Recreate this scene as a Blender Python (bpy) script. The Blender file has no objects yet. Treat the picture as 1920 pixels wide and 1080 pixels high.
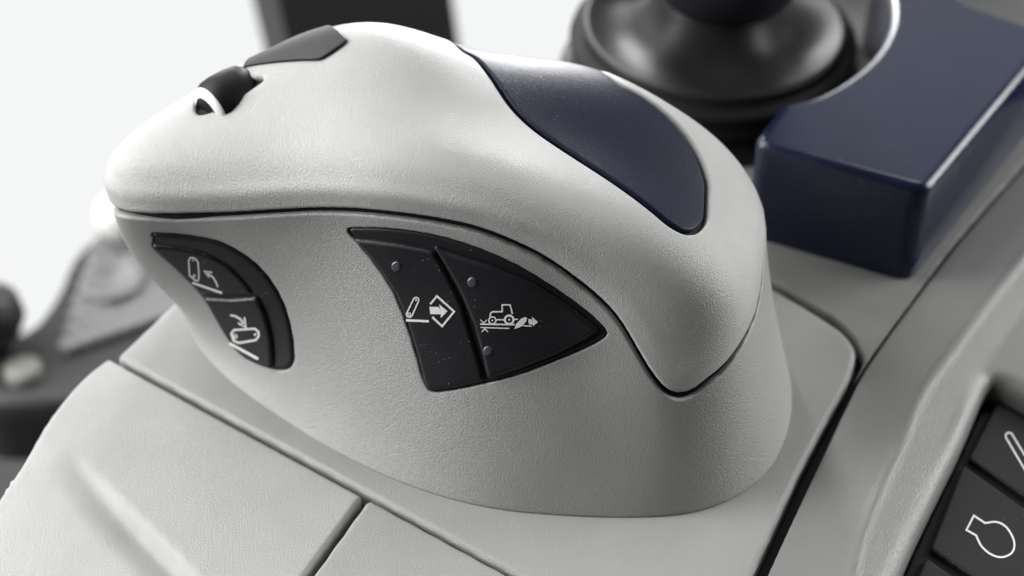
import bpy, math
import numpy as np
from mathutils import Vector, Matrix
from mathutils.geometry import delaunay_2d_cdt

rad = math.radians
CM = 0.01                                    # everything below is laid out in centimetres
scene = bpy.context.scene
COL = scene.collection

# ------------------------------------------------------------------ camera
PITCH, DIST, FPX = rad(42), 42.0, 3241.0
TGT = np.array([0.0, 4.0, 3.75])
FW = np.array([0, math.cos(PITCH), -math.sin(PITCH)])
RT = np.array([1.0, 0, 0])
UP = np.array([0, math.sin(PITCH), math.cos(PITCH)])
CAM = TGT - DIST * FW
cd = bpy.data.cameras.new('camera')
cam = bpy.data.objects.new('camera', cd)
COL.objects.link(cam)
cam.location = CAM * CM
cam.rotation_euler = (math.pi / 2 - PITCH, 0, 0)
cd.sensor_width = 36.0
cd.lens = 36.0 * FPX / 1920.0
cd.clip_start, cd.clip_end = 0.01, 100
cd.dof.use_dof = True
cd.dof.focus_distance = 0.405
cd.dof.aperture_fstop = 7.0
cd.dof.aperture_blades = 7
scene.camera = cam

# ------------------------------------------------------------------ light
w = bpy.data.worlds.new('World')
scene.world = w
w.use_nodes = True
bg = w.node_tree.nodes['Background']
bg.inputs[0].default_value = (0.95, 1.0, 0.99, 1)
bg.inputs[1].default_value = 0.02

def area(name, loc, target, size, power, color=(1, 1, 1), sy=None):
    l = bpy.data.lights.new(name, 'AREA')
    l.energy = power
    l.color = color
    l.size = size * CM
    if sy:
        l.shape = 'RECTANGLE'
        l.size_y = sy * CM
    o = bpy.data.objects.new(name, l)
    COL.objects.link(o)
    o.location = Vector(loc) * CM
    d = Vector(target) - Vector(loc)
    o.rotation_euler = d.to_track_quat('-Z', 'Y').to_euler()
    return o

C0 = np.array([0, 4, 3.0])
def lamp(name, az, el, dist, size, power, color=(1, 1, 1)):
    d = np.array([math.cos(rad(az)) * math.cos(rad(el)), math.sin(rad(az)) * math.cos(rad(el)), math.sin(rad(el))])
    area(name, C0 + d * dist, C0, size, power, color)
lamp('door_window_light', 180, 17, 75, 45, 8.3, (1.0, 1.0, 0.995))
lamp('door_upper_light', 178, 48, 75, 45, 1.7)
lamp('front_window_light', 154, 34, 75, 45, 3.8)
lamp('front_upper_light', 138, 50, 75, 45, 1.9)
area('far_window_light', (20, 38, 53), (9, 2, 1), 14, 0.5, sy=12)
lamp('side_window_light', 12, 20, 75, 45, 7.2)
area('low_back_fill', (-3, 40, 8), (2, 8, 6), 28, 0.9, sy=12)  # added softbox behind the controller, out of view, for pad and edge highlights
area('pad_sheen_fill', (-1, 42, 15.5), (1, 6, 8), 16, 1.8, sy=9)  # added lamp out of view, aimed to give the palm pad its sheen

scene.view_settings.view_transform = 'Standard'
scene.view_settings.look = 'None'
scene.view_settings.exposure = 0
scene.view_settings.gamma = 1

# ------------------------------------------------------------------ materials
def new_mat(name, color, rough=0.5, spec=0.5, bump=0.0, scale=1500, coat=0.0, metal=0.0, var=0.0, detail=2.0,
            dust=0.0):
    m = bpy.data.materials.new(name)
    m.use_nodes = True
    nt = m.node_tree
    b = nt.nodes['Principled BSDF']
    b.inputs['Base Color'].default_value = (*color, 1)
    b.inputs['Roughness'].default_value = rough
    b.inputs['Specular IOR Level'].default_value = spec
    b.inputs['Metallic'].default_value = metal
    b.inputs['Coat Weight'].default_value = coat
    tc = nt.nodes.new('ShaderNodeTexCoord')
    if bump > 0:
        n = nt.nodes.new('ShaderNodeTexNoise')
        n.inputs['Scale'].default_value = scale
        n.inputs['Detail'].default_value = detail
        n.inputs['Roughness'].default_value = 0.45
        n.inputs['Distortion'].default_value = 0.6
        nt.links.new(tc.outputs['Object'], n.inputs['Vector'])
        bp = nt.nodes.new('ShaderNodeBump')
        bp.inputs['Strength'].default_value = bump
        bp.inputs['Distance'].default_value = 0.0005
        nt.links.new(n.outputs['Fac'], bp.inputs['Height'])
        nt.links.new(bp.outputs['Normal'], b.inputs['Normal'])
    if var > 0:
        nr = nt.nodes.new('ShaderNodeTexNoise')
        nr.inputs['Scale'].default_value = 45
        nr.inputs['Detail'].default_value = 6
        nr.inputs['Roughness'].default_value = 0.65
        nt.links.new(tc.outputs['Object'], nr.inputs['Vector'])
        mr = nt.nodes.new('ShaderNodeMapRange')
        mr.inputs['From Min'].default_value = 0.3; mr.inputs['From Max'].default_value = 0.7
        mr.inputs['To Min'].default_value = rough - 0.05; mr.inputs['To Max'].default_value = rough + 0.06
        nt.links.new(nr.outputs['Fac'], mr.inputs['Value'])
        nt.links.new(mr.outputs['Result'], b.inputs['Roughness'])
    if var > 0 or dust > 0:
        n2 = nt.nodes.new('ShaderNodeTexNoise')
        n2.inputs['Scale'].default_value = 60
        n2.inputs['Detail'].default_value = 5
        nt.links.new(tc.outputs['Object'], n2.inputs['Vector'])
        rp = nt.nodes.new('ShaderNodeValToRGB')
        rp.color_ramp.elements[0].position = 0.3
        rp.color_ramp.elements[1].position = 0.7
        rp.color_ramp.elements[0].color = (*[c * (1 - var) for c in color], 1)
        rp.color_ramp.elements[1].color = (*[min(1, c * (1 + var)) for c in color], 1)
        nt.links.new(n2.outputs['Fac'], rp.inputs['Fac'])
        last = rp.outputs['Color']
        if dust > 0:
            v = nt.nodes.new('ShaderNodeTexVoronoi')
            v.inputs['Scale'].default_value = 900
            nt.links.new(tc.outputs['Object'], v.inputs['Vector'])
            n3 = nt.nodes.new('ShaderNodeTexNoise')
            n3.inputs['Scale'].default_value = 180
            nt.links.new(tc.outputs['Object'], n3.inputs['Vector'])
            lt = nt.nodes.new('ShaderNodeMath'); lt.operation = 'LESS_THAN'
            lt.inputs[1].default_value = 0.11
            nt.links.new(v.outputs['Distance'], lt.inputs[0])
            gt = nt.nodes.new('ShaderNodeMath'); gt.operation = 'GREATER_THAN'
            gt.inputs[1].default_value = 0.60
            nt.links.new(n3.outputs['Fac'], gt.inputs[0])
            mu = nt.nodes.new('ShaderNodeMath'); mu.operation = 'MULTIPLY'
            nt.links.new(lt.outputs[0], mu.inputs[0]); nt.links.new(gt.outputs[0], mu.inputs[1])
            m2 = nt.nodes.new('ShaderNodeMath'); m2.operation = 'MULTIPLY'
            m2.inputs[1].default_value = dust
            nt.links.new(mu.outputs[0], m2.inputs[0])
            mx = nt.nodes.new('ShaderNodeMixRGB')
            mx.inputs[2].default_value = (0.5, 0.5, 0.48, 1)
            nt.links.new(m2.outputs[0], mx.inputs[0]); nt.links.new(last, mx.inputs[1])
            last = mx.outputs[0]
        nt.links.new(last, b.inputs['Base Color'])
    return m

GREY = (0.352, 0.352, 0.344)
M_SHELL = new_mat('silver_grey_plastic', GREY, 0.38, 0.5, 0.46, 3500, var=0.04)
M_BODY = new_mat('warm_grey_plastic', (0.268, 0.268, 0.261), 0.38, 0.5, 0.46, 3500, var=0.04)
M_COVER = new_mat('sheen_lightened_grey', (0.325, 0.325, 0.317), 0.38, 0.5, 0.46, 3500, var=0.04)  # body grey made lighter, so the colour carries the panel's brighter sheen
M_RAIL = new_mat('rail_grey_plastic', (0.165, 0.165, 0.16), 0.36, 0.5, 0.35, 2600, var=0.02)
M_BLACK = new_mat('black_button_plastic', (0.010, 0.010, 0.012), 0.40, 0.35, 0.12, 2500, var=0.1, dust=0.35)
M_PIT = new_mat('black_recess', (0.006, 0.006, 0.007), 0.6, 0.2)
M_KEY = new_mat('charcoal_key_plastic', (0.010, 0.010, 0.0105), 0.5, 0.3, 0.15, 2500, var=0.08, dust=0.2)
M_NAVYPAD = new_mat('navy_grip_rubber', (0.0045, 0.0075, 0.021), 0.34, 0.17, 0.3, 3000, var=0.05, dust=0.2)
M_NAVY = new_mat('navy_plastic', (0.006, 0.009, 0.027), 0.24, 0.45, 0.06, 1800, var=0.08)
M_WHITE = new_mat('white_print', (0.66, 0.66, 0.64), 0.5)
M_LED = new_mat('lens_plastic', (0.055, 0.058, 0.07), 0.2, 0.6)
M_RUBBER = new_mat('black_rubber', (0.009, 0.009, 0.009), 0.46, 0.14)
M_KNOB = new_mat('knob_plastic', (0.008, 0.008, 0.012), 0.35, 0.4)
M_SILVER = new_mat('bright_inlay', (0.75, 0.75, 0.74), 0.3, 0.5)
M_DARKBG = new_mat('cab_dark_plastic', (0.022, 0.022, 0.022), 0.5, 0.4)
M_MIDBG = new_mat('cab_grey_plastic', (0.17, 0.17, 0.17), 0.5, 0.4)
M_FLOOR = new_mat('cab_floor_rubber', (0.05, 0.05, 0.05), 0.6, 0.3)

# ------------------------------------------------------------------ layout helpers
def ray(px, py):
    """direction in which the photographed detail at this picture position lies"""
    return FW + RT * ((px - 960) / FPX) + UP * ((540 - py) / FPX)
def atz(px, py, z):
    d = ray(px, py)
    return CAM + d * ((z - CAM[2]) / d[2])
def aty(px, py, y):
    d = ray(px, py)
    return CAM + d * ((y - CAM[1]) / d[1])
def proj(P):
    q = np.asarray(P, float) - CAM
    f = q @ FW
    return np.stack([960 + FPX * (q @ RT) / f, 540 - FPX * (q @ UP) / f], -1)

def spline(pts, n, closed=False):
    """Catmull-Rom (centripetal-ish chord parameter cubic Hermite) through pts, n samples evenly by arc"""
    P = np.asarray(pts, float)
    if closed:
        P = np.vstack([P[-2:], P, P[:3]])
    else:
        P = np.vstack([2 * P[0] - P[1], P, 2 * P[-1] - P[-2]])
    d = np.maximum(np.linalg.norm(np.diff(P, axis=0), axis=1), 1e-9) ** 0.5
    t = np.concatenate([[0], np.cumsum(d)])
    out = []
    lo, hi = (2, len(P) - 3) if closed else (1, len(P) - 2)
    for i in range(lo, hi):
        tt = np.linspace(0, 1, 24, endpoint=False)[:, None]
        h = t[i + 1] - t[i]
        m0 = (P[i + 1] - P[i - 1]) / (t[i + 1] - t[i - 1]) * h
        m1 = (P[i + 2] - P[i]) / (t[i + 2] - t[i]) * h
        out.append((2 * tt**3 - 3 * tt**2 + 1) * P[i] + (tt**3 - 2 * tt**2 + tt) * m0 + (-2 * tt**3 + 3 * tt**2) * P[i + 1] + (tt**3 - tt**2) * m1)
    out.append(P[hi][None])
    Q = np.vstack(out)
    return resample(Q, n, closed)

def resample(Q, n, closed=False):
    s = np.concatenate([[0], np.cumsum(np.linalg.norm(np.diff(Q, axis=0), axis=1))])
    u = np.linspace(0, s[-1], n, endpoint=not closed)
    return np.stack([np.interp(u, s, Q[:, k]) for k in range(Q.shape[1])], -1)

def polyround(pts, r, seg=6):
    """closed polygon (2D) with rounded corners; r scalar or list"""
    P = np.asarray(pts, float)
    n = len(P)
    rr = [r] * n if np.isscalar(r) else r
    out = []
    for i in range(n):
        a, b, c = P[i - 1], P[i], P[(i + 1) % n]
        u, v = a - b, c - b
        lu, lv = np.linalg.norm(u), np.linalg.norm(v)
        k = min(rr[i], 0.45 * lu, 0.45 * lv)
        p0, p1 = b + u / lu * k, b + v / lv * k
        if k < 1e-6:
            out.append(b); continue
        for t in np.linspace(0, 1, seg + 1):
            out.append((1 - t)**2 * p0 + 2 * t * (1 - t) * b + t * t * p1)
    return np.array(out)

def densify(Q, step, closed=True):
    Q = np.asarray(Q, float)
    if closed:
        Q = np.vstack([Q, Q[:1]])
    L = np.linalg.norm(np.diff(Q, axis=0), axis=1).sum()
    return resample(Q, max(8, int(L / step)), closed)

def inside(pts, poly):
    x, y = pts[:, 0], pts[:, 1]
    r = np.zeros(len(pts), bool)
    a, b = poly, np.roll(poly, -1, 0)
    for (x0, y0), (x1, y1) in zip(a, b):
        if y0 == y1:
            continue
        c = ((y0 > y) != (y1 > y)) & (x < (x1 - x0) * (y - y0) / (y1 - y0) + x0)
        r ^= c
    return r

def mind(A, B):
    """min distance of each A to the points B"""
    out = np.empty(len(A))
    for i in range(0, len(A), 4000):
        out[i:i + 4000] = np.sqrt(((A[i:i + 4000, None, :] - B[None]) ** 2).sum(-1).min(1))
    return out

def signed(poly):
    x, y = poly[:, 0], poly[:, 1]
    return 0.5 * np.sum(x * np.roll(y, -1) - np.roll(x, -1) * y)

# ------------------------------------------------------------------ surfaces
class Surf:
    flip = 1.0
    seeds = None
    def N(self, q):
        e = 1e-3
        dx = self.P(q + [e, 0]) - self.P(q - [e, 0])
        dy = self.P(q + [0, e]) - self.P(q - [0, e])
        n = np.cross(dx, dy) * self.flip
        return n / np.maximum(np.linalg.norm(n, axis=1), 1e-12)[:, None]
    def inv(self, pts):
        """domain points of the details seen at these picture positions"""
        pts = np.asarray(pts, float)
        if self.seeds is None:
            g = self.seedgrid()
            P, N = self.P(g), self.N(g)
            ok = ((CAM - P) * N).sum(1) > 0.02
            self.seeds = (g[ok], proj(P[ok]))
        g, s = self.seeds
        q = np.array([g[np.argmin(((s - p) ** 2).sum(1))] for p in pts])
        e = 1e-3
        for _ in range(25):
            f = proj(self.P(q)) - pts
            jx = (proj(self.P(q + [e, 0])) - proj(self.P(q - [e, 0]))) / (2 * e)
            jy = (proj(self.P(q + [0, e])) - proj(self.P(q - [0, e]))) / (2 * e)
            det = jx[:, 0] * jy[:, 1] - jx[:, 1] * jy[:, 0]
            det = np.where(np.abs(det) < 5, np.sign(det + 1e-9) * 5, det)
            st = np.stack([(f[:, 0] * jy[:, 1] - f[:, 1] * jy[:, 0]) / det, (jx[:, 0] * f[:, 1] - jx[:, 1] * f[:, 0]) / det], -1)
            L = np.linalg.norm(st, axis=1)
            st *= np.minimum(1, 0.4 / np.maximum(L, 1e-9))[:, None]
            q = q - st
        return q

class Height(Surf):
    """z = f(x, y)"""
    def __init__(self, f, box=(-16, 20, -6, 24)):
        self.f = f; self.box = box
    def P(self, q):
        return np.stack([q[:, 0], q[:, 1], self.f(q[:, 0], q[:, 1])], -1)
    def seedgrid(self):
        x, y = np.meshgrid(np.linspace(self.box[0], self.box[1], 90), np.linspace(self.box[2], self.box[3], 70))
        return np.stack([x.ravel(), y.ravel()], -1)

def flat(z):
    return Height(lambda x, y: np.full_like(x, z))

def mesh_obj(name, verts, faces, mat, parent=None, smooth=True):
    me = bpy.data.meshes.new(name)
    me.from_pydata((np.asarray(verts) * CM).tolist(), [], faces)
    me.materials.append(mat)
    if smooth:
        me.polygons.foreach_set('use_smooth', [True] * len(me.polygons))
    me.update()
    o = bpy.data.objects.new(name, me)
    COL.objects.link(o)
    if parent:
        o.parent = parent
        o.matrix_parent_inverse = Matrix.Translation(-parent.location)
    return o

def patch(name, S, outer, mat, parent=None, holes=(), sp=0.12, fo=0.05, fh=0.05, off=0.0, depth=0.2, hdepth=None,
          offf=None, arc=True):
    """a shell piece lying on surface S: edge radius fo, hole edge radius fh, walls going `depth` into the surface"""
    hdepth = depth if hdepth is None else hdepth
    loops = []
    for k, L in enumerate([outer] + list(holes)):
        L = np.asarray(L, float)
        if signed(L) < 0:
            L = L[::-1]
        L = densify(L, sp * 0.5)
        loops.append(L)
    lo = np.vstack([l.min(0) for l in loops]).min(0); hi = np.vstack([l.max(0) for l in loops]).max(0)
    dx = sp
    xs = np.arange(lo[0], hi[0], dx)
    ys = np.arange(lo[1], hi[1], dx * 0.866)
    gx, gy = np.meshgrid(xs, ys)
    gx[1::2] += dx / 2
    g = np.stack([gx.ravel(), gy.ravel()], -1)
    def keep(p):
        k = inside(p, loops[0])
        for h in loops[1:]:
            k &= ~inside(p, h)
        return k
    g = g[keep(g)]
    bp3 = [S.P(l) for l in loops]
    allb = np.vstack(bp3)
    g = g[mind(S.P(g), allb) > max(fo, fh) * 1.05 + sp * 0.35] if len(g) else g
    rings = []
    for i, l in enumerate(loops):
        f = fo if i == 0 else fh
        N = S.N(l)
        tg = np.roll(bp3[i], -1, 0) - np.roll(bp3[i], 1, 0)
        inn = np.cross(N, tg) * S.flip
        inn /= np.maximum(np.linalg.norm(inn, axis=1), 1e-9)[:, None]
        if i > 0:
            inn = -inn
        e = 1e-3
        jx = (S.P(l + [e, 0]) - S.P(l - [e, 0])) / (2 * e); jy = (S.P(l + [0, e]) - S.P(l - [0, e])) / (2 * e)
        a11 = (jx * jx).sum(1); a12 = (jx * jy).sum(1); a22 = (jy * jy).sum(1)
        b1 = (jx * inn).sum(1); b2 = (jy * inn).sum(1)
        det = a11 * a22 - a12**2
        stp = np.stack([(b1 * a22 - b2 * a12) / det, (a11 * b2 - a12 * b1) / det], -1)
        for r in (0.08, 0.25, 0.5, 0.78, 1.05):
            c = l + stp * (r * f)
            c = c[keep(c)]
            if len(c):
                c = c[mind(S.P(c), allb) > r * f * 0.85]
                rings.append(c)
    pts = [*loops] + [g] + rings
    allp = np.vstack(pts)
    edges = []
    base = 0
    for l in loops:
        n = len(l)
        edges += [(base + j, base + (j + 1) % n) for j in range(n)]
        base += n
    vo, eo, fcs, ov, _, _ = delaunay_2d_cdt([Vector(p) for p in allp], edges, [], 0, 1e-6)
    V2 = np.array([list(v) for v in vo])
    F = np.array([list(f) for f in fcs])
    F = F[keep(V2[F].mean(1))]
    used = np.unique(F)
    P, N = S.P(V2), S.N(V2)
    d = np.full(len(V2), 1e9)
    drop = np.zeros(len(V2))
    for i in range(len(loops)):
        f = fo if i == 0 else fh
        if f <= 0:
            continue
        di = mind(P, S.P(densify(loops[i], sp * 0.12)))
        x = np.clip(1 - di / f, 0, 1)
        drop = np.maximum(drop, f * (1 - np.sqrt(np.maximum(0, 1 - np.clip(x, 0, 0.995)**2))))
    o = off if offf is None else off + offf(P, V2)
    o = np.broadcast_to(o, drop.shape)
    V3 = P + N * (o - drop)[:, None]
    fac = [tuple(t) if S.flip > 0 else tuple(t[::-1]) for t in F]
    verts = list(V3)
    # map loops to output vertices
    mp = {}
    for i_out, src in enumerate(ov):
        for s_ in src:
            mp[s_] = i_out
    base = 0
    for i, l in enumerate(loops):
        n = len(l)
        idx = [mp[base + j] for j in range(n)]
        base += n
        dd = depth if i == 0 else hdepth
        if dd > 0:
            prev = idx
            for kk in (0.3, 1.0):
                cur = []
                for j in idx:
                    verts.append(V3[j] - N[j] * dd * kk); cur.append(len(verts) - 1)
                for j in range(n):
                    q = (prev[j], cur[j], cur[(j + 1) % n], prev[(j + 1) % n])
                    rev = (i > 0) ^ (S.flip < 0)
                    fac.append(q[::-1] if rev else q)
                prev = cur
    o = mesh_obj(name, np.array(verts), [tuple(int(a) for a in f) for f in fac], mat, parent)
    bmclean(o)
    return o

def bmclean(o):
    import bmesh
    bm = bmesh.new(); bm.from_mesh(o.data)
    loose = [v for v in bm.verts if not v.link_faces]
    bmesh.ops.delete(bm, geom=loose, context='VERTS')
    bm.to_mesh(o.data); bm.free()

def lathe(name, prof, center, mat, parent=None, seg=96, lobes=None):
    verts, faces = [], []
    n = len(prof)
    for i in range(seg):
        a = 2 * math.pi * i / seg
        for j, (r, z) in enumerate(prof):
            dz = lobes(a, r, z) if lobes else 0
            verts.append((center[0] + r * math.cos(a), center[1] + r * math.sin(a), center[2] + z + dz))
    for i in range(seg):
        for j in range(n - 1):
            a, b = i * n + j, ((i + 1) % seg) * n + j
            faces.append((a, b, b + 1, a + 1))
    return mesh_obj(name, verts, faces, mat, parent)

def thing(name, label, cat, loc=(0, 0, 0), group=None):
    o = bpy.data.objects.new(name, None)
    COL.objects.link(o)
    o.location = Vector(loc) * CM
    o['label'] = label; o['category'] = cat
    if group:
        o['group'] = group
    o.empty_display_size = 0.01
    return o

# flat print: strokes and filled shapes lying 0.1 mm above surface S
def stroke_polys(pts, wpx, closed=False):
    """quads of a stroke, mitred"""
    P = np.asarray(pts, float)
    n = len(P)
    out = []
    if closed:
        a, b = np.roll(P, 1, 0), np.roll(P, -1, 0)
    else:
        a = np.vstack([2 * P[0] - P[1], P[:-1]]); b = np.vstack([P[1:], 2 * P[-1] - P[-2]])
    u = P - a; v = b - P
    u /= np.linalg.norm(u, axis=1)[:, None]; v /= np.linalg.norm(v, axis=1)[:, None]
    nu = np.stack([-u[:, 1], u[:, 0]], -1); nv = np.stack([-v[:, 1], v[:, 0]], -1)
    m = nu + nv
    m /= np.maximum((m * nu).sum(1), 0.5)[:, None]
    L = P + m * wpx / 2; R = P - m * wpx / 2
    rng = range(n) if closed else range(n - 1)
    return [np.array([L[i], L[(i + 1) % n], R[(i + 1) % n], R[i]]) for i in rng]

def ring(c, r, wpx, n=20):
    t = np.linspace(0, 2 * math.pi, n, endpoint=False)
    return stroke_polys(np.stack([c[0] + r * np.cos(t), c[1] + r * np.sin(t)], -1), wpx, True)
def dot(c, r, n=14):
    t = np.linspace(0, 2 * math.pi, n, endpoint=False)
    return [np.stack([c[0] + r * np.cos(t), c[1] + r * np.sin(t)], -1)]
def capsule(a, b, ra, rb, wpx, n=9):
    a, b = np.asarray(a, float), np.asarray(b, float)
    th = math.atan2(*(b - a)[::-1])
    t1 = np.linspace(th - math.pi / 2, th + math.pi / 2, n)
    t2 = np.linspace(th + math.pi / 2, th + 1.5 * math.pi, n)
    P = np.vstack([b + rb * np.stack([np.cos(t1), np.sin(t1)], -1), a + ra * np.stack([np.cos(t2), np.sin(t2)], -1)])
    return stroke_polys(P, wpx, True)

def print_obj(name, S, polys, off, parent, mat=None):
    verts, faces = [], []
    for p in polys:
        # subdivide long edges so the print follows the surface
        q = np.vstack([p, p[:1]])
        pts = []
        for i in range(len(p)):
            k = max(1, int(np.linalg.norm(q[i + 1] - q[i]) / 6))
            for t in range(k):
                pts.append(q[i] + (q[i + 1] - q[i]) * t / k)
        pts = np.array(pts)
        d = S.inv(pts)
        P3 = S.P(d) + S.N(d) * off
        b = len(verts)
        verts += list(P3)
        faces.append(tuple(range(b, b + len(P3))))
    import bmesh
    o = mesh_obj(name, verts, faces, mat or M_WHITE, parent, smooth=False)
    bm = bmesh.new(); bm.from_mesh(o.data)
    bmesh.ops.triangulate(bm, faces=bm.faces[:])
    for f in bm.faces:
        if f.normal.dot(Vector(CAM * CM) - f.calc_center_median()) < 0:
            f.normal_flip()
    # real, if thin, ink thickness
    r = bmesh.ops.extrude_face_region(bm, geom=bm.faces[:])
    for v in [e for e in r['geom'] if isinstance(e, bmesh.types.BMVert)]:
        dv = Vector(CAM * CM) - v.co
        v.co += dv.normalized() * 0.00006
    bm.to_mesh(o.data); bm.free()
    return o

# ================================================================== HAND CONTROLLER
ORG = np.array([0.0, 4.5, 0.0])
ctrl = thing('hand_controller', 'silver grey mouse shaped hand controller with black thumb buttons and navy palm pad', 'controller', ORG)

# columns: (base px, base py) on the plate, (seam px, seam py, seam height), flare exponent
cols = [
    ((353, 613), (217, 397, 4.7), 1.9), ((413, 700), (330, 405, 4.9), 1.9), ((500, 768), (450, 401, 5.2), 1.8),
    ((640, 855), (593, 394, 5.6), 1.6), ((800, 924), (720, 400, 5.9), 1.45), ((930, 956), (830, 414, 6.0), 1.35),
    ((1050, 968), (953, 450, 5.8), 1.25), ((1150, 972), (1087, 530, 5.0), 1.15), ((1220, 971), (2.65, 2.42, 4.95), 1.1),
    ((1280, 966), (3.5, 2.22, 4.9), 1.05), ((1320, 957), (4.2, 2.3, 4.85), 1.05), ((1370, 938), (4.9, 2.65, 4.8), 1.05),
    ((1420, 905), (5.42, 3.2, 4.75), 1.12), ((1454, 866), (5.84, 3.95, 4.7), 1.24), ((1480, 800), (6.12, 4.8, 4.7), 1.36),
    ((1486, 745), (6.27, 5.65, 4.7), 1.48)]
Bs = [atz(b[0], b[1], 0.0) for b, s, e in cols]
Ss = [atz(s[0], s[1], s[2]) if s[0] > 100 else np.array(s) for b, s, e in cols]
Es = [e for b, s, e in cols]
for b, s, e in [((7.1, 6.0), (6.15, 6.9, 4.2), 1.45), ((5.6, 8.6), (5.0, 8.7, 4.1), 1.3), ((1.6, 10.4), (1.0, 10.1, 4.5), 1.3),
                ((-3.5, 11.4), (-4.0, 10.7, 4.4), 1.3), ((-7.0, 10.6), (-7.6, 9.6, 4.2), 1.4), ((-8.7, 8.8), (-9.6, 7.4, 4.4), 1.6)]:
    Bs.append(np.array([b[0], b[1], 0.0])); Ss.append(np.array(s)); Es.append(e)
Bs, Ss, Es = np.array(Bs), np.array(Ss), np.array(Es)
mid = 0.5 * (Bs + Ss)
tk = np.concatenate([[0], np.cumsum(np.linalg.norm(np.roll(mid, -1, 0) - mid, axis=1))])
PER = tk[-1]
def pspline(t, vals):
    """periodic cubic spline second derivatives"""
    n = len(vals)
    h = np.diff(t)
    A = np.zeros((n, n)); R = np.zeros((n, vals.shape[1]))
    for i in range(n):
        hm, hp = h[i - 1], h[i]
        A[i, i - 1] += hm; A[i, i] += 2 * (hm + hp); A[i, (i + 1) % n] += hp
        R[i] = 6 * ((vals[(i + 1) % n] - vals[i]) / hp - (vals[i] - vals[i - 1]) / hm)
    return np.linalg.solve(A, R)
As = np.zeros(len(Bs)); As[[0, 1, 2, 3, 4, 20, 21]] = (0.45, 0.45, 0.38, 0.24, 0.10, 0.1, 0.3)   # waist above the flared foot
COLV = np.hstack([Bs, Ss, Es[:, None], As[:, None]])
COLM = pspline(tk, COLV)
def coleval(s):
    s = np.mod(s, PER)
    i = np.clip(np.searchsorted(tk, s, side='right') - 1, 0, len(COLV) - 1)
    j = (i + 1) % len(COLV)
    h = (tk[i + 1] - tk[i])[:, None]
    a = (tk[i + 1] - s)[:, None] / h; b = 1 - a
    return a * COLV[i] + b * COLV[j] + ((a**3 - a) * COLM[i] + (b**3 - b) * COLM[j]) * h * h / 6

HB = 5.0                                        # height of the body's domain
class Body(Surf):
    flip = 1.0
    def P(self, q):
        c = coleval(q[:, 0])
        h = q[:, 1] / HB
        hc = np.clip(h, 0, 1)[:, None]
        B, S, e = c[:, :3], c[:, 3:6], c[:, 6:7]
        g = 1 - (1 - hc)**e + (h[:, None] - hc) * 0.5
        p = B + (S - B) * g
        k = hc / 0.28
        p[:, :2] += np.array([0.30, 0.95]) * c[:, 7:8] * k * np.exp(1 - k) * (1 - hc)
        p[:, 2] = (S[:, 2] * h)
        return p
    def seedgrid(self):
        x, y = np.meshgrid(np.linspace(0, PER, 240), np.linspace(0, HB, 60))
        return np.stack([x.ravel(), y.ravel()], -1)
BODY = Body()

# --- cap: smooth star-shaped surface through measured points
CC = np.array([-1.8, 6.4, 3.0])
ang = rad(-27)
AX = np.array([[math.cos(ang), math.sin(ang), 0], [-math.sin(ang), math.cos(ang), 0], [0, 0, 1]])
SC = np.array([8.6, 4.3, 5.0])
def star(P):
    q = ((np.asarray(P, float) - CC) @ AX.T) / SC
    r = np.linalg.norm(q, axis=1)
    return q / r[:, None], r
seam_px = spline([(226, 399), (262, 403), (330, 405), (393, 403), (450, 401), (520, 397), (593, 394), (660, 395), (720, 400), (780, 407), (830, 415), (890, 428), (953, 451), (1020, 484),
                  (1087, 531), (1134, 572), (1162, 606), (1190, 653), (1218, 699), (1247, 732), (1274, 742), (1300, 734), (1324, 716), (1361, 685), (1393, 639), (1415, 594)], 150)
sd = BODY.inv(seam_px)
sd[:, 0] = np.where(sd[:, 0] > tk[18], sd[:, 0] - PER, sd[:, 0])
sd = sd[np.argsort(sd[:, 0])]
hid = spline(np.vstack([sd[-12:-1:10], sd[-1:], [[tk[15] - 0.2, HB * 0.93], [tk[17], HB], [tk[19], HB], [tk[21], HB]], sd[:1] + [PER, 0]]), 90)
hid = hid[(hid[:, 0] > sd[-1, 0] + 0.05) & (hid[:, 0] < sd[0, 0] + PER - 0.05)]
SEAM_D = np.vstack([sd, hid])   # body domain, from the nose round to the nose
seam_c = BODY.P(SEAM_D[::2])
cp = list(seam_c)
lam = [1e-3] * len(seam_c)
# lip above the front seam, then the upper face, ridge and far side (picture x, picture y, distance or height)
for px, py, y in [(188, 316, 6.3), (231, 275, 6.9), (304, 217, 7.6), (370, 180, 8.0), (456, 128, 8.4), (560, 82, 8.7), (610, 64, 8.8), (700, 45, 8.8),
                  (770, 56, 8.7), (850, 86, 8.5), (930, 106, 8.5), (1000, 117, 8.5), (1074, 118, 8.6), (1126, 130, 8.6), (1207, 170, 8.5), (1259, 202, 8.3),
                  (1311, 233, 8.1), (1355, 278, 7.8), (1392, 315, 7.5), (1418, 355, 7.1), (1432, 400, 6.6)]:
    cp.append(aty(px, py, y))
ridge = np.array(cp[-21:])
lam += [3e-3] * 21
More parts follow.
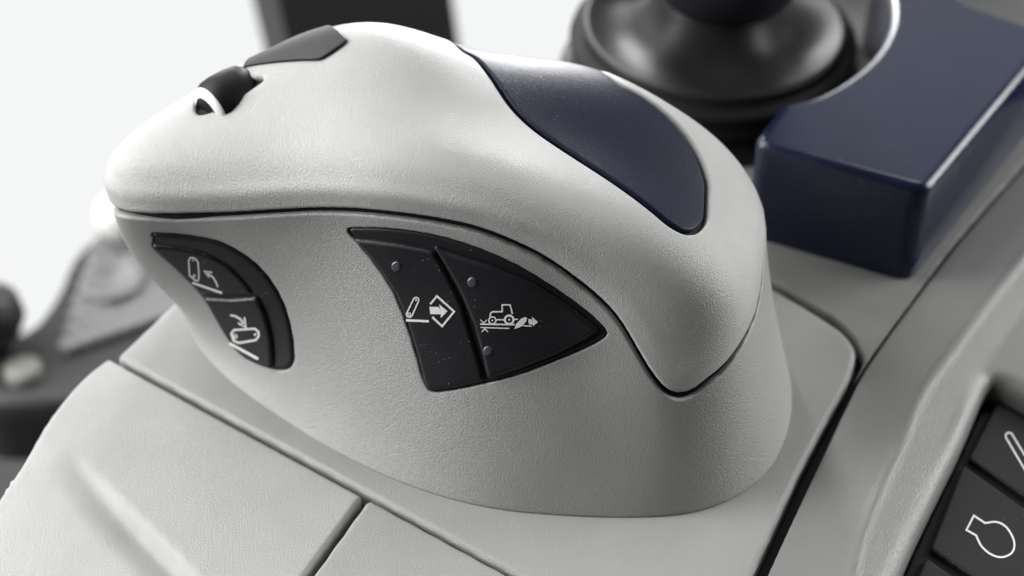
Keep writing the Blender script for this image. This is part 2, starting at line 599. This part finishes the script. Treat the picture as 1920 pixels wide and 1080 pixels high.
# upper face: from the shoulder above the lip up to the ridge
FACE = [(300, 355, 209, 7.6, 1.2), (400, 360, 166, 8.1, 1.2), (550, 358, 86, 8.7, 1.2), (700, 356, 45, 8.8, 1.2), (850, 374, 86, 8.5, 1.25), (950, 412, 109, 8.5, 1.3),
        (1060, 478, 118, 8.6, 1.35), (1140, 530, 134, 8.6, 1.5), (1210, 590, 171, 8.5, 1.5), (1270, 650, 208, 8.3, 1.5), (1330, 630, 247, 8.05, 1.5), (1385, 570, 306, 7.5, 1.4)]
front = seam_c[(proj(seam_c)[:, 0] > 220) & (seam_c[:, 1] < 6.8)]
fpx = proj(front)
for x, ps, pr, yr, pw in FACE:
    k = np.argsort(np.abs(fpx[:, 0] - x))[:4]
    k = k[np.argmax(fpx[k, 1])]
    ys = front[k, 1] + 0.10
    for t in (0.0, 0.2, 0.4, 0.62, 0.84):
        if x > 1000 and t < 0.1:
            continue
        lam.append(0.02 if x < 1000 else 0.12)
        cp.append(aty(x, ps + (pr - ps) * t, ys + (yr - ys) * t**pw))
for p in ridge[2:17:2]:
    cp.append(p + np.array([0.15, 0.9, -0.95]))
    lam.append(0.03)
CP = np.array(cp)
LAM = np.array(lam)
dirs, rads = star(CP)
def rbf_fit(D, val, lam):
    n = len(D)
    K = np.linalg.norm(D[:, None] - D[None], axis=-1)**3
    K[np.arange(n), np.arange(n)] += lam
    Pm = np.hstack([np.ones((n, 1)), D])
    A = np.block([[K, Pm], [Pm.T, np.zeros((4, 4))]])
    return np.linalg.solve(A, np.concatenate([val, np.zeros(4)]))
RBW = rbf_fit(dirs, rads, LAM)
def rbf(D):
    out = np.empty(len(D))
    for i in range(0, len(D), 5000):
        d = D[i:i + 5000]
        K = np.linalg.norm(d[:, None] - dirs[None], axis=-1)**3
        out[i:i + 5000] = K @ RBW[:-4] + RBW[-4] + d @ RBW[-3:]
    return out
DS = np.array([8.6, 4.3])
class Cap(Surf):
    flip = 1.0
    def dirs(self, q):
        a = q / DS
        psi = np.maximum(np.linalg.norm(a, axis=1), 1e-9)
        s = np.sin(psi) / psi
        return np.stack([a[:, 0] * s, a[:, 1] * s, np.cos(psi)], -1)
    def P(self, q):
        d = self.dirs(q)
        return CC + (d * rbf(d)[:, None] * SC) @ AX
    def dom(self, P):
        d, _ = star(P)
        psi = np.arccos(np.clip(d[:, 2], -1, 1))
        s = np.maximum(np.linalg.norm(d[:, :2], axis=1), 1e-9)
        return d[:, :2] / s[:, None] * psi[:, None] * DS
    def seedgrid(self):
        x, y = np.meshgrid(np.linspace(-1.9, 1.9, 150) * DS[0], np.linspace(-1.9, 1.9, 150) * DS[1])
        g = np.stack([x.ravel(), y.ravel()], -1)
        return g[np.linalg.norm(g / DS, axis=1) < 1.9]
CAP = Cap()

# ---- lower body with its two button pockets
big_out = spline([(652, 437), (650, 431), (657, 427), (737, 429), (820, 442), (897, 465), (970, 497), (1037, 537), (1097, 580), (1133, 613), (1139, 623), (1135, 633),
                  (1103, 652), (1037, 680), (970, 705), (887, 725), (833, 735), (806, 735), (799, 729), (790, 705), (777, 660), (760, 607), (737, 550), (707, 503), (673, 460)], 140, True)
small_out = spline([(283, 438), (323, 438), (373, 444), (412, 453), (448, 471), (482, 496), (512, 531), (534, 573), (547, 620), (552, 664), (549, 684), (536, 694), (518, 694),
                    (490, 685), (462, 673), (440, 653), (423, 626), (407, 598), (384, 562), (373, 548), (332, 506), (296, 474), (284, 459), (288, 448)], 140, True)
dom_big = BODY.inv(big_out); dom_small = BODY.inv(small_out)
CUT = 24.0                                       # the loop is cut open on the far side
def shift(d):
    d = d.copy(); return d
ts = np.linspace(0, 1, 200, endpoint=False)
# domain rectangle from s0 to s0+PER, opened behind
s0 = tk[18]
def wrap(d):
    d = d.copy()
    d[d[:, 0] < s0 - PER, 0] += PER
    d[d[:, 0] > s0, 0] -= PER
    return d
dom_big, dom_small = wrap(dom_big), wrap(dom_small)
def seam_h(x):
    xx = np.concatenate([SEAM_D[:, 0] - PER, SEAM_D[:, 0], SEAM_D[:, 0] + PER]); hh = np.tile(SEAM_D[:, 1], 3)
    return np.interp(x, xx, hh)
tx = np.linspace(s0 - 0.001, s0 - PER + 0.001, 500)
gapw = 0.10 + 0.06 * np.clip(1 - np.abs(tx - tk[1]) / (tk[3] - tk[1]), 0, 1)      # the body steps back under the nose
rect = np.vstack([[(s0 - PER + 0.001, 0.0), (s0 - 0.001, 0.0)], np.stack([tx, seam_h(tx) - gapw], -1)])
body = patch('lower_body', BODY, densify(rect, 0.05), M_BODY, ctrl, holes=[dom_big, dom_small], sp=0.14, fo=0.06, fh=0.04, depth=0.35, hdepth=0.45)

# ---- upper shell
seam_dom = CAP.dom(seam_c)
pad_px = [(862, 92), (890, 110), (915, 140), (935, 170), (960, 205), (1000, 243), (1074, 294), (1148, 342), (1222, 397), (1255, 424), (1287, 439), (1313, 433),
          (1328, 408), (1330, 355), (1322, 318), (1304, 278), (1278, 241), (1244, 207), (1207, 180), (1160, 154)]
pd = CAP.inv(pad_px)
far = CAP.dom(np.array([ridge[13] + [-0.2, 0.6, -0.4], ridge[12] + [0, 1.2, -1.2], ridge[11] + [0, 1.3, -1.5], ridge[10] + [0, 1.3, -1.5], ridge[9] + [-0.2, 0.9, -0.9]]))
pad_loop = spline(np.vstack([pd, far]), 200, True)
wheel_px = [(372, 214), (366, 200), (374, 182), (400, 168), (440, 152), (480, 146), (495, 148), (470, 167), (440, 186), (419, 198), (395, 210)]
wheel_loop = spline(CAP.inv(wheel_px), 60, True)
def lip_bead(P, q):
    d = mind(P, seam_fine)
    k = np.clip((2.6 - P[:, 0]) / 2.5, 0.25, 1) * np.clip((8.0 - P[:, 1]) / 2.0, 0, 1)
    return 0.075 * k * np.exp(-((d - 0.50) / 0.20)**2)
seam_fine = CAP.P(densify(seam_dom, 0.05))
def shrink(loop, S, d):
    """move a domain loop inwards by d cm"""
    l = densify(loop, 0.05)
    if signed(l) < 0:
        l = l[::-1]
    t = np.roll(l, -1, 0) - np.roll(l, 1, 0)
    nn = np.stack([-t[:, 1], t[:, 0]], -1); nn /= np.linalg.norm(nn, axis=1)[:, None]
    e = 1e-3
    sc = np.linalg.norm((S.P(l + nn * e) - S.P(l - nn * e)) / (2 * e), axis=1)
    return l + nn * (d / sc)[:, None]
shell = patch('upper_shell', CAP, shrink(seam_dom, CAP, 0.06), M_SHELL, ctrl, holes=[pad_loop, wheel_loop], sp=0.13, fo=0.08, fh=0.10, depth=0.3, hdepth=0.4, off=0.02, offf=lip_bead)
# palm pad
pad = patch('palm_pad', CAP, shrink(pad_loop, CAP, 0.11), M_NAVYPAD, ctrl, sp=0.12, fo=0.07, depth=0.25, off=0.0)
# dark gasket in the seam
gi, go = shrink(seam_dom, CAP, 0.25), shrink(seam_dom, CAP, -0.16)
ga, gb = CAP.P(gi) - CAP.N(gi) * 0.16, CAP.P(go) - CAP.N(go) * 0.16
n = len(ga)
mesh_obj('seam_gasket', np.vstack([gb, ga]), [(i, (i + 1) % n, n + (i + 1) % n, n + i) for i in range(n)], M_PIT, ctrl)
mesh_floor = patch('pad_groove', CAP, shrink(pad_loop, CAP, -0.05), M_PIT, pad, sp=0.25, fo=0.0, depth=0.0, off=-0.16)
patch('wheel_slot', CAP, shrink(wheel_loop, CAP, -0.06), M_PIT, ctrl, sp=0.15, fo=0.0, depth=0.0, off=-0.13)
# roller
wc = CAP.P(CAP.inv([(428, 178)]))[0] + np.array([0, 0.25, -0.36])
wd = Vector((0.72, 0.69, 0.06)).normalized()
def roller(name, prof, mat, parent):
    o = lathe(name, prof, np.zeros(3), mat, parent, seg=48)
    o.matrix_parent_inverse = Matrix()
    o.location = Vector(wc - ORG) * CM
    o.rotation_mode = 'QUATERNION'
    o.rotation_quaternion = wd.to_track_quat('Z', 'Y')
    return o
rl = roller('thumb_wheel', [(0, -0.72), (0.40, -0.72), (0.54, -0.69), (0.66, -0.6), (0.75, -0.45), (0.78, -0.2), (0.77, 0.2), (0.73, 0.48), (0.66, 0.6), (0.5, 0.7), (0, 0.72)], M_RUBBER, ctrl)
ri = roller('wheel_ring', [(0.45, -0.73), (0.54, -0.70), (0.62, -0.645), (0.67, -0.6), (0.64, -0.55)], M_SILVER, rl)
ri.location = (0, 0, 0); ri.rotation_quaternion = (1, 0, 0, 0)
# top button
tb_loop = spline(CAP.inv([(458, 129), (512, 120), (560, 116), (597, 115), (607, 112), (630, 97), (653, 80), (650, 75)]), 40)
tb_far = CAP.dom(np.array([ridge[6] + [0.1, 0.35, -0.1], ridge[5] + [0, 0.5, -0.2], ridge[4] + [0.2, 0.45, -.2]]))
M_TOP = new_mat('grey_button_plastic', (0.026, 0.026, 0.027), 0.5, 0.25, 0.2, 2500, var=0.05)
tb_dom = densify(np.vstack([tb_loop, tb_far]), 0.05)
tb = patch('top_button', CAP, tb_dom, M_TOP, ctrl, sp=0.1, fo=0.05, depth=0.02, off=0.10)
patch('button_side_shade', CAP, shrink(tb_dom, CAP, 0.005), M_PIT, tb, sp=0.15, fo=0.0, depth=0.3, off=0.065)  # button's side and base gap, their shade put in as black

# ---- black button groups
bz = patch('button_bezel', BODY, shrink(dom_big, BODY, 0.015), M_BLACK, ctrl, sp=0.12, fo=0.10, depth=0.3, off=-0.03)
bs = patch('button_bezel', BODY, shrink(dom_small, BODY, 0.015), M_BLACK, ctrl, sp=0.12, fo=0.12, depth=0.3, off=0.02)
def button(px, parent, off, fo, n=120, sp=0.09):
    d = wrap(BODY.inv(densify(px, 4)))
    return patch('push_button', BODY, d, M_BLACK, parent, sp=sp, fo=fo, depth=abs(off) + 0.2, off=off)
A = polyround([(663, 447), (700, 450), (750, 457), (802, 467), (814, 470), (833, 502), (867, 570), (887, 637), (903, 690), (909, 714), (853, 726), (804, 733), (796, 718), (783, 665), (766, 609), (743, 552), (713, 505), (680, 464)], 6, 3)
B = polyround([(813, 459), (840, 470), (920, 495), (1003, 531), (1075, 577), (1124, 617), (1100, 635), (1037, 667), (970, 693), (915, 711), (906, 670), (889, 607), (862, 543), (835, 495)], 6, 3)
bA = button(A, ctrl, 0.07, 0.10)
bB = button(B, ctrl, 0.12, 0.12)
U = polyround([(285, 457), (323, 460), (365, 467), (396, 477), (432, 498), (459, 526), (477, 550), (430, 550), (377, 547), (334, 505), (300, 474)], 5, 3)
Lw = polyround([(385, 555), (434, 558), (484, 554), (499, 584), (511, 628), (515, 668), (513, 691), (490, 684), (463, 671), (442, 651), (425, 624), (409, 597)], 5, 3)
bU = button(U, ctrl, 0.09, 0.09)
bL = button(Lw, ctrl, 0.13, 0.09)

# printed symbols
def z6(p): return np.array([(700 + x / 3.858, 440 + y / 3.858) for x, y in p])
def z5(p): return np.array([(240 + x / 3.6, 420 + y / 3.6) for x, y in p])
pol = capsule(z6([(270, 570)])[0], z6([(318, 467)])[0], 5.4, 5.0, 2.3) + ring(z6([(270, 570)])[0], 2.6, 1.6, 12) + dot(z6([(318, 467)])[0], 1.8, 10)
pol += stroke_polys(z6([(246, 613), (410, 621)]), 4.2)
pol += stroke_polys(z6([(420, 497), (468, 438), (592, 550), (505, 657), (435, 590)]), 3.6)
pol += [z6([(414, 515), (482, 517), (495, 548), (494, 570), (420, 568)]), z6([(484, 497), (544, 548), (495, 548)]), z6([(544, 548), (495, 597), (495, 548)])]
print_obj('symbol', BODY, pol, 0.076, bA)
pol = stroke_polys(z6([(853, 582), (858, 557), (872, 547), (940, 547), (940, 497), (997, 497), (1013, 562)]), 2.5)
pol += ring(z6([(870, 610)])[0], 6.6, 2.4) + dot(z6([(870, 610)])[0], 1.6, 10)
pol += ring(z6([(990, 605)])[0], 8.0, 3.8) + dot(z6([(990, 605)])[0], 1.8, 10)
pol += stroke_polys(z6([(900, 605), (955, 605)]), 2.4) + stroke_polys(z6([(1027, 602), (1052, 602)]), 2.4)
pol += stroke_polys(z6([(782, 637), (1030, 641)]), 2.6) + stroke_polys(z6([(785, 661), (992, 668)]), 2.0)
pol += stroke_polys(z6([(785, 605), (808, 630), (831, 605)]), 1.9) + stroke_polys(z6([(795, 694), (817, 670), (839, 694)]), 1.9)
pol += [z6([(1027, 672), (1040, 635), (1075, 597), (1105, 585), (1118, 592), (1112, 615), (1085, 650), (1060, 662)])]
pol += [z6([(1125, 600), (1150, 602), (1160, 622), (1157, 641), (1130, 638)]), z6([(1152, 584), (1196, 622), (1160, 622)]), z6([(1196, 622), (1160, 652), (1158, 622)])]
pol += stroke_polys(z6([(1092, 648), (1150, 652)]), 2.2)
print_obj('symbol', BODY, pol, 0.126, bB)
pol = stroke_polys(z5([(418, 228), (430, 210), (455, 212), (482, 240), (490, 345), (482, 365), (465, 365), (425, 330)]), 2.5, True)
pol += ring(z5([(456, 334)])[0], 2.4, 1.5, 10) + dot(z5([(448, 228)])[0], 1.6, 8)
pol += stroke_polys(z5([(617, 410), (605, 375), (582, 342), (545, 313)]), 2.6)
pol += stroke_polys(z5([(580, 312), (522, 299), (560, 345)]), 2.4)
pol += stroke_polys(z5([(445, 379), (647, 451)]), 4.0)
print_obj('symbol', BODY, pol, 0.096, bU)
pol = stroke_polys(z5([(720, 722), (738, 697), (878, 690), (902, 712), (904, 742), (885, 768), (772, 787), (738, 772)]), 3.6, True)
pol += ring(z5([(747, 742)])[0], 3.2, 2.2, 12) + dot(z5([(880, 730)])[0], 2.2, 10)
pol += stroke_polys(z5([(710, 595), (745, 603), (778, 622), (803, 655)]), 3.4)
pol += stroke_polys(z5([(806, 612), (817, 680), (765, 650)]), 3.0)
pol += stroke_polys(z5([(707, 788), (902, 899)]), 4.6)
print_obj('symbol', BODY, pol, 0.136, bL)
# indicator lenses
for (c, r, o, par) in [((745, 498), 9.5, 0.07, bA), ((888, 526.5), 9.5, 0.12, bB), ((917, 655.5), 9, 0.12, bB)]:
    t = np.linspace(0, 2 * math.pi, 28, endpoint=False)
    l = wrap(BODY.inv(np.stack([c[0] + r * np.cos(t), c[1] + r * 1.05 * np.sin(t)], -1)))
    patch('indicator_lens', BODY, l, M_LED, par, sp=0.04, fo=0.05, depth=0.05, off=o + 0.028)

# ---- base plate
fl = flat(0.0)
def zz(pts, z=0.0):
    return np.array([atz(x, y, z)[:2] for x, y in pts])
def seglen(p0, p1, k):
    return p0 + (p1 - p0) * k
pA, pB = zz([(220, 668), (690, 925)])
c0, c1 = zz([(1410, 1080), (1546, 796)])
front_end = seglen(pA, pB, 2.6)
plate_poly = np.vstack([[front_end], [seglen(c1, c0, 2.2)], zz([(1410, 1080), (1500, 884), (1546, 796)]),
                        spline(zz([(1588, 722), (1600, 690), (1604, 665), (1600, 645), (1574, 616)]), 12), zz([(1509, 574), (1435, 532)]), [[4.5, 11.0], [-3, 13.0], [-8.6, 9.0]], zz([(333, 560)]), [pA]])
patch('base_plate', fl, plate_poly, M_BODY, ctrl, sp=0.3, fo=0.16, depth=0.5)

# ================================================================== ARMREST CONSOLE
cons = thing('armrest_console', 'silver grey armrest console under the controller, split into panels by dark grooves', 'armrest', (0, 0, -1))
gdir = (pB - pA) / np.linalg.norm(pB - pA)
gn = np.array([-gdir[1], gdir[0]])               # pointing to the plate
q0, q1 = zz([(700, 932), (588, 1080)])
sdir = (q1 - q0) / np.linalg.norm(q1 - q0)
gap = 0.13
# cover one: upper flat face, a step along the diagonal crease, lower face
cr = spline(np.vstack([zz([(95, 740), (118, 790), (150, 852), (213, 925), (280, 992), (347, 1060)], -0.1), [[-5.5, -4.0]]]), 200)
def creased(x, y):
    q = np.stack([x, y], -1)
    k = np.empty(len(q), int)
    for i in range(0, len(q), 4000):
        k[i:i + 4000] = ((q[i:i + 4000, None] - cr[None])**2).sum(-1).argmin(1)
    k = np.clip(k, 1, len(cr) - 2)
    t = cr[k + 1] - cr[k - 1]
    t /= np.linalg.norm(t, axis=1)[:, None]
    s = (q[:, 0] - cr[k, 0]) * t[:, 1] - (q[:, 1] - cr[k, 1]) * t[:, 0]    # >0 on the low side
    grow = np.clip((k - 42) / 60.0, 0, 1)
    sm = np.clip((s + 0.03) / 0.30, 0, 1); sm = sm * sm * (3 - 2 * sm)
    up = np.clip((s - 0.30) / 0.75, 0, 1); up = up * up * (3 - 2 * up)
    return -0.02 + grow * (0.25 * up - 0.33 * sm) - 0.13 * np.maximum(s - 0.6, 0)**1.25
COVER = Height(creased)
edge = COVER.inv(spline([(203, 671), (168, 698), (133, 733), (87, 793), (40, 873), (0, 932), (-40, 1000), (-70, 1060)], 40))
a0 = pA - gn * gap; a1 = pB - gn * gap
cov1 = np.vstack([[seglen(a0, a1, 1.0) - gdir * 0.08], [q0 + sdir * 9 - gdir * 0.1], [[-10.5, -7.0]], edge[::-1]])
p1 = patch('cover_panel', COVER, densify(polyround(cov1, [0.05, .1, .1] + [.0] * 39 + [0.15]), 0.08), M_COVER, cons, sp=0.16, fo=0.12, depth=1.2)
b0 = a1 + gdir * 0.12
cov2 = np.vstack([[b0], [q0 + sdir * 9 + gdir * 0.14], [[3.5, -9]], [seglen(a0, a1, 2.6)]])
p2 = patch('cover_panel', flat(-0.02), densify(polyround(cov2, 0.06), 0.08), M_BODY, cons, sp=0.3, fo=0.10, depth=1.2)

# side rail with a ridge and a recess for the keypad
R0 = spline(np.vstack([[[4.5, -6.0]], zz([(1400, 1160), (1438, 1080), (1520, 905), (1602, 733), (1643, 665), (1712, 570), (1800, 452), (1920, 314), (2010, 215)])]), 120)
RID = spline(np.vstack([[[6.8, -6]], zz([(1570, 1160), (1597, 1080), (1613, 1012), (1651, 916), (1690, 830), (1729, 738), (1787, 656), (1852, 566), (1930, 470), (2060, 320)], 0.55)]), 240)
def rail(x, y):
    q = np.stack([x, y], -1)
    k = np.empty(len(q), int)
    for i in range(0, len(q), 4000):
        k[i:i + 4000] = ((q[i:i + 4000, None] - RID[None])**2).sum(-1).argmin(1)
    k = np.clip(k, 1, len(RID) - 2)
    t = RID[k + 1] - RID[k - 1]
    t /= np.linalg.norm(t, axis=1)[:, None]
    s = (q[:, 0] - RID[k, 0]) * t[:, 1] - (q[:, 1] - RID[k, 1]) * t[:, 0]  # >0 to the keypad side
    sa = np.sqrt(s * s + 0.06**2)
    fall = np.minimum(sa + s, 1.6 + 0.12 * (sa + s))
    return 0.575 - 0.135 * np.minimum(sa - s, 4.8) - 0.145 * fall + 0.05 * np.exp(-(s / 0.10)**2)
RAIL = Height(rail)
kp_px = [(1630, 1180), (1690, 1074), (1719, 1004), (1758, 923), (1806, 826), (1851, 722), (1864, 708), (1884, 714), (1930, 742), (2060, 820), (2060, 1200), (1850, 1330)]
kp_loop = RAIL.inv(densify(polyround(kp_px, 12), 6))
rail_poly = np.vstack([R0, [[18.2, 14.5], [18, 3], [15, -8]]])
patch('side_rail', RAIL, densify(rail_poly, 0.1), M_RAIL, cons, holes=[kp_loop], sp=0.11, fo=0.10, fh=0.42, depth=1.5, hdepth=0.6)
# deck behind the plate
D0 = R0[(R0[:, 1] > 4.3)] - np.array([0.1, -0.02])
deck = np.vstack([D0, [[17.5, 24], [6, 24], [3.2, 21], [2.2, 18], [2.3, 14.5], [4.0, 11.6]], zz([(1438, 522), (1512, 562), (1580, 604), (1606, 632), (1618, 660), (1624, 672)])])
patch('rear_deck', flat(-0.02), densify(deck, 0.15), M_RAIL, cons, sp=0.5, fo=0.06, depth=1.0)
# dark floor of all the grooves
gf = np.array([(-9.6, 5.2, -0.55), (2, -8, -0.55), (16, -8, -0.95), (17, 22, -0.55), (5, 21, -0.55), (3.0, 13.5, -0.55), (-6.5, 8.5, -0.55)])
mesh_obj('groove_floor', np.vstack([gf, gf - [0, 0, 0.3]]), [tuple(range(7)), tuple(range(13, 6, -1))] + [(i, i + 7, (i + 1) % 7 + 7, (i + 1) % 7) for i in range(7)], M_PIT, cons, smooth=False)

# ================================================================== KEYPAD
kp = thing('keypad', 'charcoal keypad with white line symbols sunk in the grey side rail', 'keypad', (11, 2, -0.6))
KZ = -0.42
KF = flat(KZ - 0.25)
fr = zz(np.array(polyround([(1862, 716), (1814, 829), (1766, 926), (1727, 1008), (1660, 1160), (1850, 1330), (2060, 1200), (2060, 830)], 8)), KZ)
patch('bezel', flat(KZ - 0.16), densify(fr, 0.1), M_PIT, kp, sp=0.3, fo=0.05, depth=0.5)
KT = flat(KZ)
def key(px):
    return patch('key', KT, densify(polyround(zz(px, KZ), 0.07), 0.06), M_KEY, kp, sp=0.12, fo=0.07, depth=0.35)
k1 = key([(1883, 728), (1816, 858), (1925, 933), (2030, 1000), (2090, 850)])
k2 = key([(1806, 870), (1745, 1028), (1840, 1092), (1900, 1130), (1975, 985), (1921, 952)])
k3 = key([(1737, 1044), (1690, 1150), (1770, 1220), (1830, 1110)])
blb = [(1826, 967), (1847, 981), (1869, 979), (1886, 988), (1898, 1006), (1902, 1023), (1896, 1038), (1877, 1045), (1857, 1039), (1840, 1024), (1830, 1004), (1812, 994)]
print_obj('symbol', KT, stroke_polys(np.vstack([blb[:2], spline(blb[1:11], 40), blb[10:]])[[0] + list(range(2, 42)) + [-1]], 3.6, True), 0.006, k2)
print_obj('symbol', KT, capsule((1892, 818), (1932, 885), 6.5, 7, 3.2) , 0.006, k1)

# ================================================================== NAVY HAND REST
blk = thing('hand_rest', 'navy blue plastic block with a concave cut around the joystick boot', 'hand rest', (11, 13, 0))
ZT = 3.25
arcp = spline(zz([(1467, 192), (1529, 178), (1591, 144), (1638, 103), (1664, 61), (1672, 20), (1664, -30), (1640, -80)], ZT), 40)
top = np.vstack([arcp[::-1], zz([(1409, 266), (1560, 308), (1740, 357)], ZT), zz([(1920, 140), (2040, -10)], ZT)])
top = np.vstack([top, zz([(1960, 55), (1920, 39), (1809, 0), (1760, -60)], ZT)])
patch('block', flat(ZT), densify(polyround(top, [0.3] * 40 + [0.55, 0.0, 0.5] + [0.3] * (len(top) - 43), 8), 0.06), M_NAVY, blk, sp=0.14, fo=0.27, depth=3.25)

# ================================================================== JOYSTICK
jc = np.array([6.3, 18.35, 0.0])
joy = thing('joystick', 'black joystick with glossy round rubber boot beside the navy block', 'joystick', jc)
def lob(a, r, z):
    k = max(0.0, 1 - abs(r - 2.6) / 1.3)
    return 0.14 * k * math.sin(5 * a + 0.6)
lathe('boot', [(4.8, -0.02), (4.8, 0.08), (4.7, 0.12), (4.4, 0.12), (4.35, 0.2), (4.05, 0.28), (4.0, 0.45), (4.3, 0.6), (4.3, 0.75), (3.95, 0.9), (3.9, 1.1), (4.35, 1.25), (4.5, 1.4), (4.45, 1.55), (4.15, 1.62),
               (4.05, 1.72), (4.12, 1.9), (4.08, 2.0), (3.98, 2.05), (3.88, 2.0), (3.6, 1.86), (3.2, 1.76), (2.8, 1.78), (2.4, 1.95), (2.1, 2.2), (1.9, 2.5), (1.75, 2.75), (1.7, 3.0), (1.5, 3.2)], jc, M_RUBBER, joy, lobes=lob)
lathe('knob', [(0.0, 2.9), (1.6, 2.95), (2.0, 3.15), (2.25, 3.6), (2.35, 5.0), (2.2, 7.0), (2.5, 9.0), (2.0, 10.5), (0.0, 11)], jc + [0.25, 0, 0], M_KNOB, joy)

# ================================================================== BACKGROUND
bc = thing('side_console', 'dark control console with rows of small keys, blurred far behind the controller nose', 'console', (-22, 32, -18))
BZ = -14.0
bpoly = zz([(-60, 640), (60, 620), (100, 560), (135, 480), (185, 432), (262, 400), (430, 400), (470, 640), (420, 735), (120, 752), (-60, 752)], BZ)
patch('housing', flat(BZ), densify(polyround(bpoly, 1.0), 0.3), M_DARKBG, bc, sp=1.5, fo=0.5, depth=3.0)
key0 = None
for r in range(9):
    for c in range(9):
        px, py = 130 + 26 * c + 9 * r, 655 - 27 * r - 9 * c
        if px > 360 or py < 425 or (px - 215)**2 + (py - 545)**2 < 34**2 or px - 100 < (560 - py) * 0.65:
            continue
        p = atz(px, py, BZ)
        if key0 is None:
            key0 = lathe('key', [(0, 0.45), (0.30, 0.43), (0.40, 0.33), (0.42, 0)], p, M_MIDBG, bc, seg=12)
            kp0 = p
        else:
            k = key0.copy(); COL.objects.link(k)
            k.location = key0.location + Vector(p - kp0) * CM
lathe('dial', [(0, 0.35), (0.75, 0.4), (0.95, 0.7), (1.15, 0.75), (1.25, 0.5), (1.25, 0)], atz(215, 546, BZ), new_mat('dial_ring', (0.15, 0.15, 0.15), 0.5), bc, seg=32)
lathe('round_button', [(0, 0.5), (0.55, 0.48), (0.7, 0.35), (0.72, 0)], atz(46, 703, BZ), new_mat('pale_button', (0.16, 0.16, 0.14), 0.5), bc, seg=32)
kn = thing('white_knob', 'small white ball knob on the far edge of the dark console', 'knob', atz(222, 425, BZ))
lathe('ball', [(0.4, 0), (0.45, 0.3), (0.8, 0.5), (1.05, 0.9), (1.1, 1.3), (1.0, 1.8), (0.6, 2.2), (0, 2.35)], atz(238, 452, BZ), M_WHITE, kn, seg=32)
dk = thing('black_lever', 'black rounded lever knob at the rim of the dark console', 'lever', atz(0, 640, BZ))
lathe('grip', [(0.6, 0), (0.7, 0.6), (1.1, 0.9), (1.4, 1.6), (1.3, 2.3), (0.8, 2.8), (0, 2.9)], atz(-8, 655, BZ), M_DARKBG, dk, seg=32)
fz = -30
fo_ = mesh_obj('cab_floor', [(-60, -40, fz), (30, -40, fz), (30, 38, fz), (-60, 38, fz)], [(0, 1, 2, 3)], M_FLOOR, None, smooth=False)
fo_['kind'] = 'structure'
tr = thing('rear_trim', 'black trim block behind the joystick and the navy hand rest', 'trim', (8, 25, 0))
patch('block', flat(3.2), densify(polyround(zz([(1062, -30), (1112, 22), (1180, 10), (1500, -20), (1780, -30), (1990, 90), (2200, 90), (2000, -200), (1100, -200)], 0.4), 0.3), 0.2), M_DARKBG, tr, sp=0.8, fo=0.15, depth=0.4)
pil = thing('cab_pillar', 'dark blurred cab pillar standing behind the controller', 'pillar', (-5, 40, -30))
pv = []
for z, dx in ((-40, 1.3), (40, -7)):
    for x, y in ((-8.4 + dx, 37.5), (-0.9 + dx, 38.5), (-1.5 + dx, 45), (-10.2 + dx, 40.5)):
        pv.append((x, y, z))
mesh_obj('post', pv, [(0, 1, 5, 4), (1, 2, 6, 5), (2, 3, 7, 6), (3, 0, 4, 7), (4, 5, 6, 7), (3, 2, 1, 0)], M_DARKBG, pil, smooth=False)

def emit(name, strength, color=(0.96, 1, 0.985)):
    m = bpy.data.materials.new(name); m.use_nodes = True
    nt = m.node_tree; nt.nodes.clear()
    e = nt.nodes.new('ShaderNodeEmission'); o = nt.nodes.new('ShaderNodeOutputMaterial')
    e.inputs[0].default_value = (*color, 1); e.inputs[1].default_value = strength
    nt.links.new(e.outputs[0], o.inputs[0]); return m
wv = [(-120, 75, -95), (60, 75, -95), (60, 75, 60), (-120, 75, 60)]
wo = mesh_obj('cab_window', wv, [(0, 1, 2, 3)], emit('bright_daylight', 0.93, (0.985, 1.0, 0.993)), None, smooth=False)
wo['kind'] = 'structure'; wo['label'] = 'overexposed white daylight outside the cab window'
